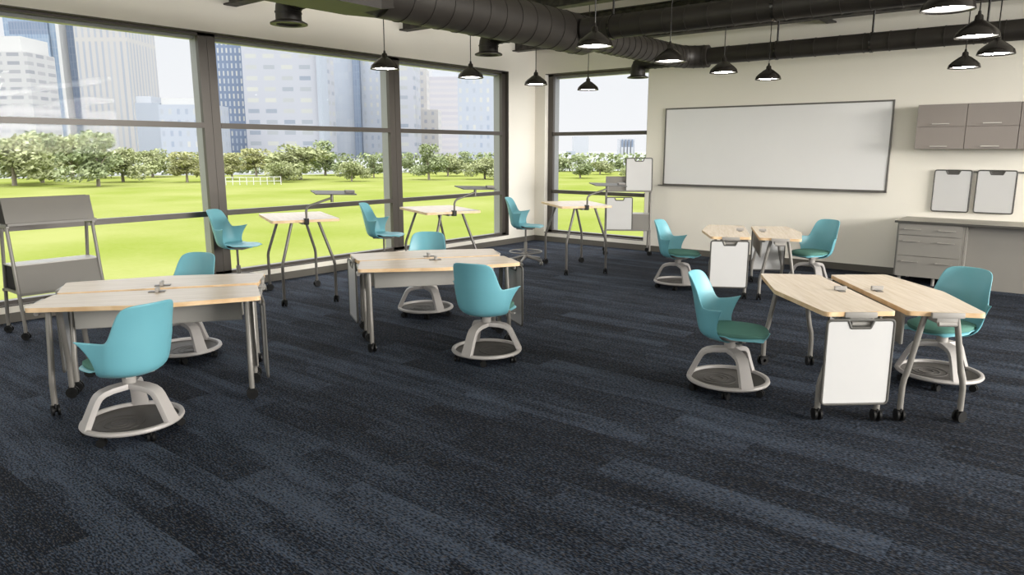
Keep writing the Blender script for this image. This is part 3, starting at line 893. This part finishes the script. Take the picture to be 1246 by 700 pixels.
for i, (x, y, t, a, b) in enumerate([(-7.428, 5.107, -24.6, 'maple standing table beside the leftmost mullion, stool at its left', 'dark tablet stand clamped on the standing table nearest the camera'),
   (-6.876, 6.948, -24.0, 'maple standing table behind the middle desks, in front of the rightmost park window', 'dark tablet stand clamped on the middle standing table'),
   (-5.994, 8.915, -38.05, 'maple standing table in front of the far window and board cart', 'dark tablet stand on the far standing table, in front of the board cart')]):
    o = TABLE if i == 0 else copy_tree(TABLE); p = STAND if i == 0 else copy_tree(STAND)
    for q in (o, p): q.location = (x, y, 0); q.rotation_euler = (0, 0, radians(t))
    tag(o, a, 'table', 'standing tables by the windows'); tag(p, b, 'stand', 'tablet stands on the standing tables')

# ------------------------------------------------------------------ double-sided board carts
CL = 0.74
def make_cart():
    r = empty('board_cart')
    for sx in (-1, 1):
        x = sx * CL / 2
        for sy in (-1, 1):
            lg = MB().tube([(x, sy * 0.07, 1.06), (x, sy * 0.155, 0.56), (x, sy * 0.225, 0.20), (x, sy * 0.235, 0.13), (x, sy * 0.235, 0.06)], 0.016, 12).build('leg', M['metal'], r)
            caster_mb(0.036, 0.044).mat4(Matrix.Translation((x, sy * 0.235, 0)) @ Matrix.Rotation(0.9, 4, 'Z')).build('caster', M['black'], lg)
        MB().box((x, 0, 1.055), (0.03, 0.22, 0.035), None, 0.006).build('top_bracket', M['metal'], r)
        MB().box((x, 0, 0.44), (0.022, 0.34, 0.022)).build('cross_bar', M['metal'], r)
    def trough(name, y0, y1, zb, zt, lean, front):
        """front panel leans in at the top; the floor of the trough sticks out with a lip"""
        s = front
        mb = MB(); L2 = CL / 2 + 0.012
        th = 0.004
        def sheet(a, b):
            mb.loft([[(-L2, a[0], a[1]), (L2, a[0], a[1]), (L2, a[0] - s * th, a[1] + th), (-L2, a[0] - s * th, a[1] + th)],
                     [(-L2, b[0], b[1]), (L2, b[0], b[1]), (L2, b[0] - s * th, b[1] + th), (-L2, b[0] - s * th, b[1] + th)]])
        sheet((s * y1, zb), (s * (y1 - lean), zt))           # sloping panel
        sheet((s * (y1 + 0.045), zb + 0.006), (s * y1, zb))   # ledge
        sheet((s * (y1 + 0.045), zb + 0.026), (s * (y1 + 0.045), zb + 0.004))  # lip
        o = mb.build(name, M['cart'], r); return o
    trough('upper_panel', 0, 0.115, 1.06, 1.31, 0.07, 1)
    trough('upper_panel', 0, 0.115, 1.06, 1.31, 0.07, -1)
    trough('lower_panel', 0, 0.19, 0.41, 0.685, 0.06, 1)
    trough('lower_panel', 0, 0.19, 0.41, 0.685, 0.06, -1)
    MB().box((0, 0, 0.690), (CL + 0.02, 0.262, 0.010)).build('middle_shelf', M['shelf'], r)
    return r
CART = make_cart()
# local -y is the side facing the room
c1 = CART; c1.location = (-7.895, 2.60, 0); c1.rotation_euler = (0, 0, radians(90))
tag(c1, 'empty grey A-frame board cart at the far left by the window', 'cart', 'grey board carts')
c2 = copy_tree(CART); c2.location = (-6.20, 10.83, 0); c2.rotation_euler = (0, 0, radians(33))
tag(c2, 'grey A-frame board cart holding two whiteboards in front of the far window', 'cart', 'grey board carts')
t = radians(33)
def cart_pt(x, y, z): return (-6.20 + x * cos(t) - y * sin(t), 10.83 + x * sin(t) + y * cos(t), z)
board(cart_pt(0.165, -0.140, 1.074), t, 'whiteboard standing on the upper ledge of the far cart, right side', 'boards on the far cart', radians(-8))
board(cart_pt(-0.150, -0.215, 0.424), t, 'whiteboard standing on the lower ledge of the far cart, left side', 'boards on the far cart', radians(-8))

# ------------------------------------------------------------------ whiteboard wall
r = empty('wall_whiteboard', (-4.068, YB, 1.17))
W2, Hh = 3.484, 1.272
MB().box((0, -0.012, Hh / 2), (W2 - 0.03, 0.012, Hh - 0.03)).build('writing_surface', M['wall_board'], r)
mb = MB()
for x in (-W2 / 2, W2 / 2): mb.box((x * 0.9965, -0.014, Hh / 2), (0.024, 0.026, Hh), None, 0.003)
mb.box((0, -0.014, Hh - 0.012), (W2, 0.026, 0.024), None, 0.003)
mb.box((0, -0.014, 0.010), (W2, 0.026, 0.020), None, 0.003)
mb.build('board_frame', M['dark_metal'], r)
MB().box((-0.03, -0.04, -0.006), (W2 + 0.08, 0.075, 0.012), None, 0.003).build('marker_tray', M['dark_metal'], r)
tag(r, 'very wide framed whiteboard mounted on the cream wall', 'whiteboard')

r = empty('board_rail', (-0.30, YB, 1.47))
MB().box((0, -0.012, 0), (2.0, 0.022, 0.022), None, 0.003).build('rail', M['dark_metal'], r)
for x in (-0.9, -0.3, 0.3, 0.9): MB().box((x, -0.006, 0.0), (0.03, 0.012, 0.05)).build('rail_clip', M['dark_metal'], r)
tag(r, 'dark metal rail on the wall that holds the two small whiteboards', 'rail')
board((-1.524, YB - 0.036, 0.937), 0, 'small wall-hung whiteboard below the left wall cabinet, left of the two', 'boards on the wall rail', 0, True)
board((-1.030, YB - 0.036, 0.940), 0, 'small wall-hung whiteboard right of its twin above the worktop', 'boards on the wall rail', 0, True)

# wall cabinets
def wall_cabinet():
    r = empty('wall_cabinet', (0, 0, 0))
    w, h, d = 0.566, 0.576, 0.33
    MB().box((w / 2, -d / 2 + 0.01, h / 2), (w - 0.002, d - 0.022, h)).build('cabinet_body', M['cabinet'], r)
    for zz in (0, 1):
        z0 = 0.001 + zz * 0.288
        dr = MB().box((w / 2, -d, z0 + 0.143), (w - 0.006, 0.018, 0.284), None, 0.002).build('flap_door', M['cabinet'], r)
        mb = MB(); mb.box((w / 2 - 0.0, -d - 0.030, z0 + 0.036), (0.20, 0.010, 0.014), None, 0.003)
        for x in (-0.085, 0.085): mb.box((w / 2 + x, -d - 0.016, z0 + 0.036), (0.012, 0.03, 0.012))
        mb.build('handle', M['handle'], dr)
    return r
WC = wall_cabinet()
for i, lb in enumerate(['taupe wall cabinet with two flap doors, leftmost of the row', 'taupe wall cabinet with two flap doors, second from the left', 'taupe wall cabinet cut off by the right edge of the picture']):
    o = WC if i == 0 else copy_tree(WC)
    o.location = (-1.971 + 0.567 * i, YB, 1.765)
    tag(o, lb, 'cabinet', 'taupe wall cabinets')

# base cabinet, worktop, knee panel
bx0, bx1, by = -2.006, -1.236, 10.635
r = empty('drawer_cabinet', (bx0, by, 0))
w = bx1 - bx0; d = YB - by
MB().box((w / 2, d / 2 + 0.012, 0.46), (w, d - 0.028, 0.70)).build('cabinet_body', M['cabinet_low'], r)
for z0, z1 in ((0.655, 0.808), (0.385, 0.651), (0.105, 0.381)):
    dr = MB().box((w / 2, 0.0, (z0 + z1) / 2), (w - 0.05, 0.02, z1 - z0 - 0.002), None, 0.002).build('drawer', M['cabinet_low'], r)
    for x in (0.19, 0.585):
        zz = z1 - 0.072
        mb = MB(); mb.box((x, -0.045, zz), (0.20, 0.010, 0.012), None, 0.003)
        for q in (-0.085, 0.085): mb.box((x + q, -0.026, zz), (0.010, 0.04, 0.010))
        mb.build('handle', M['handle'], dr)
for x, y in ((0.07, 0.06), (w - 0.30, 0.06), (w - 0.06, 0.06), (0.07, d - 0.08), (w - 0.06, d - 0.08)):
    MB().cyl((x, y, 0), (x, y, 0.115), 0.020, 12, 0.024).build('foot', M['handle'], r)
tag(r, 'grey three-drawer base cabinet with bar handles on short feet', 'cabinet')
r = empty('worktop', (-2.035, 10.605, 0.812))
L = 5.2
MB().box((L / 2, (YB - 10.605) / 2, 0.015), (L, YB - 10.605 - 0.002, 0.028), None, 0.003).build('slab', M['worktop'], r)
MB().box((L / 2, -0.004, 0.014), (L, 0.010, 0.028), None, 0.002).build('edge_band', M['worktop_edge'], r)
tag(r, 'long greyish stone worktop with a dark front edge', 'worktop')
r = empty('knee_space_panel', (-1.233, 10.78, 0))
L = 4.35
MB().box((L / 2, 0.012, 0.405), (L, 0.022, 0.81)).build('panel', M['cabinet_low'], r)
MB().box((0.012, -0.055, 0.405), (0.022, 0.11, 0.81)).build('side_support', M['cabinet_low'], r)
tag(r, 'plain grey panel closing the space under the worktop', 'panel')

# ------------------------------------------------------------------ park and city
GZ = -2.5
struct(MB().box((-600, 300, GZ - 0.6), (1160, 2400, 1.0)), 'ground', M['paving'])
mb = MB(); mb.prism([(-8.95, -160), (-8.95, 260), (-50, 260), (-70, 140), (-100, 112), (-108, 78), (-126, 56), (-130, 30), (-140, -160)], GZ - 0.2, GZ)
struct(mb, 'lawn', M['lawn'])

def leafy(seed, n, blobs, size):
    rnd = random.Random(seed); mb = MB()
    for _ in range(n):
        c, rx, rz = rnd.choice(blobs)
        while True:
            v = Vector((rnd.uniform(-1, 1), rnd.uniform(-1, 1), rnd.uniform(-1, 1)))
            if 0.45 < v.length < 1: break
        p = Vector((c[0] + v.x * rx, c[1] + v.y * rx, c[2] + v.z * rz))
        a = Vector((rnd.gauss(0, 1), rnd.gauss(0, 1), rnd.gauss(0, 1))).normalized(); b = a.orthogonal().normalized()
        s = size * rnd.uniform(0.6, 1.3); w = a.cross(b) * s * 0.6; b = b * s
        mb.quad(p - b, p + w, p + b, p - w)
    return mb
def tree(shape, mat, trunk_h=0.3):
    r = empty('park_tree')
    rnd = random.Random(shape)
    bl = []
    for k in range(15):
        zz = rnd.uniform(0.20, 0.82); a = rnd.uniform(0, 2 * pi); q = rnd.uniform(0.05, 0.42) * (1.15 - zz)
        bl.append(((q * cos(a), q * sin(a), zz), rnd.uniform(0.13, 0.22), rnd.uniform(0.09, 0.17)))
    leafy(shape, 3200, bl, 0.030).build('foliage', mat, r, None, False)
    mb = MB(); mb.tube([(0, 0, 0), (0.01, 0, 0.25), (0.0, 0.01, 0.6)], 0.02, 8, True, [0.026, 0.018, 0.006])
    for a in (0.5, 2.4, 4.4): mb.tube([(0, 0, 0.28), (0.13 * cos(a), 0.13 * sin(a), 0.5)], 0.01, 6, True, [0.012, 0.005])
    mb.build('trunk', M['bark'], r)
    return r
TREES = [tree(11, M['leaf_a']), tree(12, M['leaf_b']), tree(13, M['leaf_c'])]
_tu = [0, 0, 0]
# pixel x, base y, top y, kind, widening
TP = [(18, 226, 150, 0, 1.0), (52, 227, 166, 1, 1.0), (88, 226, 153, 0, 1.1), (120, 227, 165, 1, 1.0), (150, 226, 172, 0, 1.0), (186, 224, 176, 0, 1.0),
      (228, 222, 186, 2, 1.2), (283, 223, 188, 2, 1.1), (312, 223, 184, 2, 1.2), (342, 222, 190, 0, 1.0), (366, 223, 168, 0, 1.2), (396, 222, 176, 1, 1.1),
      (428, 221, 190, 0, 1.0), (455, 221, 192, 1, 1.1), (498, 219, 189, 1, 0.8), (522, 219, 178, 1, 1.0), (545, 219, 184, 0, 1.1), (566, 218, 188, 1, 1.1), (590, 218, 186, 0, 1.2), (612, 218, 190, 1, 1.1), 
      (684, 217, 189, 0, 1.1), (706, 217, 191, 1, 1.2), (730, 217, 193, 0, 1.2), (752, 217, 196, 1, 1.2), (775, 217, 194, 0, 1.2)]
TL = ['tall light green tree at the far left edge of the park view', 'mid green tree second from the left behind the lawn', 'tall light green tree with pale trunk in front of the blue glass tower', 'mid green tree under the striped tower face',
 'light green tree right of the striped tower', 'light green tree left of the bushy yellow-green one, leftmost window', 'bushy yellow-green tree beside the leftmost mullion',
 'yellow-green tree behind the white railing, middle window', 'broad yellow-green tree right of the railing, middle window', 'low light green tree left of the tallest one in the middle window', 'tallest broad light green tree in the middle window', 'mid green tree right of the tallest in the middle window',
 'low light green tree between the tallest park tree and the second mullion', 'mid green tree just left of the second mullion', 'narrow dark green tree at the left of the third window', 'rounded mid green tree with two high tufts in the third window', 'light green tree at the middle of the third window', 'mid green tree right of centre in the third window', 'light green tree at the right end of the third window', 'mid green tree at the right edge of the third window, partly behind the pier',
 'light green tree at the left of the far window', 'mid green tree at the middle of the far window', 'light green tree right of centre in the far window', 'low mid green tree behind the far board cart', 'light green tree above the right end of the far board cart']
for (x, yb, yt, k, wd_), lb in zip(TP, TL):
    q = (0, 4.5, 8.5)[TL.index(lb) % 3]; yb -= q; yt -= q * 0.25
    P = onz(x, yb, GZ)
    dep = (P - _C).dot(_fw)
    Hm = (yb - yt) * dep / F_PX / 0.86
    o = TREES[k] if _tu[k] == 0 else copy_tree(TREES[k])
    _tu[k] += 1
    o.location = P; o.scale = (Hm * wd_ * 1.25, Hm * wd_ * 1.25, Hm); o.rotation_euler = (0, 0, x * 0.37)
    tag(o, lb, 'tree', 'trees across the park lawn')
# low hedge line and railing under the trees
def strip(name, pts, h, wdt, mat, lb, cat):
    mb = MB()
    for a, b in zip(pts[:-1], pts[1:]):
        a = Vector(a); b = Vector(b); dd = b - a; ang = atan2(dd.y, dd.x)
        mb.box(((a.x + b.x) / 2, (a.y + b.y) / 2, GZ + h / 2), (dd.length, wdt, h), Matrix.Rotation(ang, 3, 'Z'))
    o = mb.build(name, mat); return tag(o, lb, cat)
hr = random.Random(5)
mb = MB()
for k in range(5200):
    x = hr.uniform(-60, 790); P = onz(x, 214.5 - (x if x < 500 else 500) * 0.011, GZ)
    a = Vector((hr.gauss(0, 1), hr.gauss(0, 1), hr.gauss(0, 1))).normalized(); b = a.orthogonal().normalized(); s = hr.uniform(0.25, 0.5)
    p = P + Vector((hr.uniform(-1, 1), hr.uniform(-1, 1), hr.uniform(0.1, 3.6))); w_ = a.cross(b) * s * 0.7; b = b * s
    mb.quad(p - b, p + w_, p + b, p - w_)
hd = mb.build('hedge', M['leaf_b'], None, None, False); tag(hd, 'low uneven hedge and shrubs along the far edge of the lawn', 'hedge', None, 'stuff')
rail_r = empty('park_railing', onz(275, 225.4, GZ))
Pa, Pb = onz(275, 225.4, GZ), onz(342, 224.6, GZ)
rail_r.location = Pa; dd = Pb - Pa; rail_r.rotation_euler = (0, 0, atan2(dd.y, dd.x)); Lr = dd.length
for k in range(9): MB().box((Lr * k / 8, 0, 0.5), (0.09, 0.09, 1.0)).build('post', M['board'], rail_r)
for z in (0.45, 0.95): MB().box((Lr / 2, 0, z), (Lr, 0.06, 0.08)).build('rail', M['board'], rail_r)
tag(rail_r, 'white railing at the far edge of the lawn in the middle window', 'railing')

# buildings
F = {}  # distance haze is mixed into these pale facade colours
F['hotel'] = m_facade('hotel_facade', (0.376, 0.376, 0.376), (0.226, 0.236, 0.258), (0.323, 0.323, 0.327), 7.0, 3.4, 1.0)
F['blue'] = m_facade('blue_glass_facade', (0.252, 0.301, 0.366), (0.182, 0.242, 0.323), (0.226, 0.285, 0.359), 1.5, 4.0, 0.22, 0.3)
F['darkblue'] = m_facade('slate_blue_facade', (0.193, 0.226, 0.285), (0.145, 0.182, 0.247), (0.166, 0.204, 0.269), 1.5, 3.8, 0.2, 0.3)
F['striped'] = m_facade('striped_stone_facade', (0.376, 0.366, 0.355), (0.279, 0.301, 0.339), (0.323, 0.339, 0.366), 3.2, 60.0, 1.0)
F['lattice'] = m_facade('navy_lattice_facade', (0.145, 0.182, 0.258), (0.269, 0.312, 0.376), (0.398, 0.398, 0.376), 2.0, 3.4, 0.62)
F['banded'] = m_facade('grey_banded_facade', (0.34, 0.35, 0.385), (0.21, 0.24, 0.29), (0.40, 0.40, 0.37), 8.0, 4.8, 1.5)
F['paleglass'] = m_facade('pale_glass_facade', (0.323, 0.349, 0.392), (0.344, 0.370, 0.414), (0.312, 0.344, 0.398), 2.0, 4.2, 0.16, 0.3)
F['dots'] = m_facade('punched_window_facade', (0.398, 0.386, 0.376), (0.269, 0.279, 0.312), (0.312, 0.323, 0.349), 4.2, 4.6, 1.3)
F['rosy'] = m_facade('pale_rose_facade', (0.398, 0.381, 0.392), (0.355, 0.349, 0.381), (0.381, 0.376, 0.398), 60.0, 4.0, 0.9)
F['office'] = m_facade('blue_banded_facade', (0.333, 0.359, 0.408), (0.252, 0.291, 0.355), (0.420, 0.414, 0.386), 3.4, 4.4, 1.1)
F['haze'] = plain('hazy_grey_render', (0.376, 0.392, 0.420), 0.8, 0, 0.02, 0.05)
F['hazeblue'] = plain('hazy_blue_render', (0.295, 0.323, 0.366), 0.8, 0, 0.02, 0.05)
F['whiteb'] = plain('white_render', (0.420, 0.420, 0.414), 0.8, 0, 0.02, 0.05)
ROT = YAW  # city grid roughly square to the view
def block(px0, px1, ytop, dep, facade, parent, name, thick=18, rot=None, dy=0.0):
    """one mass of a building as seen between two picture columns at a distance"""
    a = atdepth(px0, 190, dep); b = atdepth(px1, 190, dep)
    top = atdepth((px0 + px1) / 2, ytop, dep).z
    c = (a + b) / 2; w_ = (b - a).length; d_ = Vector((_fw.x, _fw.y, 0)).normalized()
    c = c + d_ * (thick / 2 + dy)
    mb = MB(); mb.box((0, 0, (top - GZ) / 2), (w_, thick, top - GZ))
    o = mb.build(name, facade, parent)
    o.location = Vector((c.x, c.y, GZ)) - parent.location
    o.rotation_euler = (0, 0, ROT)
    return o
def bld(lb, dep, px):
    P = atdepth(px, 190, dep)
    r = empty('office_tower', (P.x, P.y, 0)); return tag(r, lb, 'building')
b = bld('white hotel with banded balconies at the far left', 300, 20); b.name = 'hotel_block'
block(-60, 48, 66, 300, F['hotel'], b, 'facade'); block(-60, 42, 48, 306, F['whiteb'], b, 'roof_level')
b = bld('tall blue glass tower with a pale striped wing, left window', 380, 90)
block(24, 85, -6, 380, F['blue'], b, 'glass_wing', 30); block(85, 89, -10, 378, F['whiteb'], b, 'corner_fin', 8)
block(89, 108, -4, 384, F['darkblue'], b, 'core', 30); block(106, 168, 8, 380, F['striped'], b, 'striped_wing', 30)
block(30, 76, 31, 379, F['darkblue'], b, 'louvre_band', 1.0); block(30, 76, 46, 378.5, F['blue'], b, 'glass_apron', 1.2)
b = bld('small stacked-balcony block right of the striped tower', 420, 173)
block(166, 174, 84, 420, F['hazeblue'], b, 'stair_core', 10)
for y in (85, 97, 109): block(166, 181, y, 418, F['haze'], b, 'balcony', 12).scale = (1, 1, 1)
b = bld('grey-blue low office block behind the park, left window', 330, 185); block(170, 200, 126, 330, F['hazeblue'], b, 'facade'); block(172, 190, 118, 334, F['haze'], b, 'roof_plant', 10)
b = bld('white building with blue window bands beside the leftmost mullion', 300, 222); block(198, 262, 128, 300, F['office'], b, 'facade'); block(202, 250, 120, 305, F['whiteb'], b, 'roof_level', 10)
b = bld('navy lattice tower at the left of the middle window', 340, 285); block(262, 302, 54, 340, F['lattice'], b, 'facade', 24); block(264, 300, 50, 344, F['hazeblue'], b, 'roof_plant', 12)
b = bld('wide pale grey banded tower filling the middle window', 330, 345); block(302, 392, 40, 330, F['banded'], b, 'banded_facade', 30); block(390, 395, 40, 328, F['hazeblue'], b, 'corner_strip', 12)
b = bld('pale glass tower with a dark vertical strip in the middle window', 360, 420); block(394, 436, 44, 400, F['paleglass'], b, 'glass_facade', 24); block(433, 441, 50, 396, F['darkblue'], b, 'dark_strip', 10); block(441, 482, 56, 400, F['office'], b, 'banded_wing', 24)
b = bld('pale banded tower just right of the second mullion', 380, 498); block(482, 507, 60, 380, F['banded'], b, 'facade', 22)
b = bld('cream tower with square punched windows, third window', 430, 520); block(507, 521, 86, 430, F['dots'], b, 'tower', 14); block(506, 534, 134, 424, F['dots'], b, 'podium', 20)
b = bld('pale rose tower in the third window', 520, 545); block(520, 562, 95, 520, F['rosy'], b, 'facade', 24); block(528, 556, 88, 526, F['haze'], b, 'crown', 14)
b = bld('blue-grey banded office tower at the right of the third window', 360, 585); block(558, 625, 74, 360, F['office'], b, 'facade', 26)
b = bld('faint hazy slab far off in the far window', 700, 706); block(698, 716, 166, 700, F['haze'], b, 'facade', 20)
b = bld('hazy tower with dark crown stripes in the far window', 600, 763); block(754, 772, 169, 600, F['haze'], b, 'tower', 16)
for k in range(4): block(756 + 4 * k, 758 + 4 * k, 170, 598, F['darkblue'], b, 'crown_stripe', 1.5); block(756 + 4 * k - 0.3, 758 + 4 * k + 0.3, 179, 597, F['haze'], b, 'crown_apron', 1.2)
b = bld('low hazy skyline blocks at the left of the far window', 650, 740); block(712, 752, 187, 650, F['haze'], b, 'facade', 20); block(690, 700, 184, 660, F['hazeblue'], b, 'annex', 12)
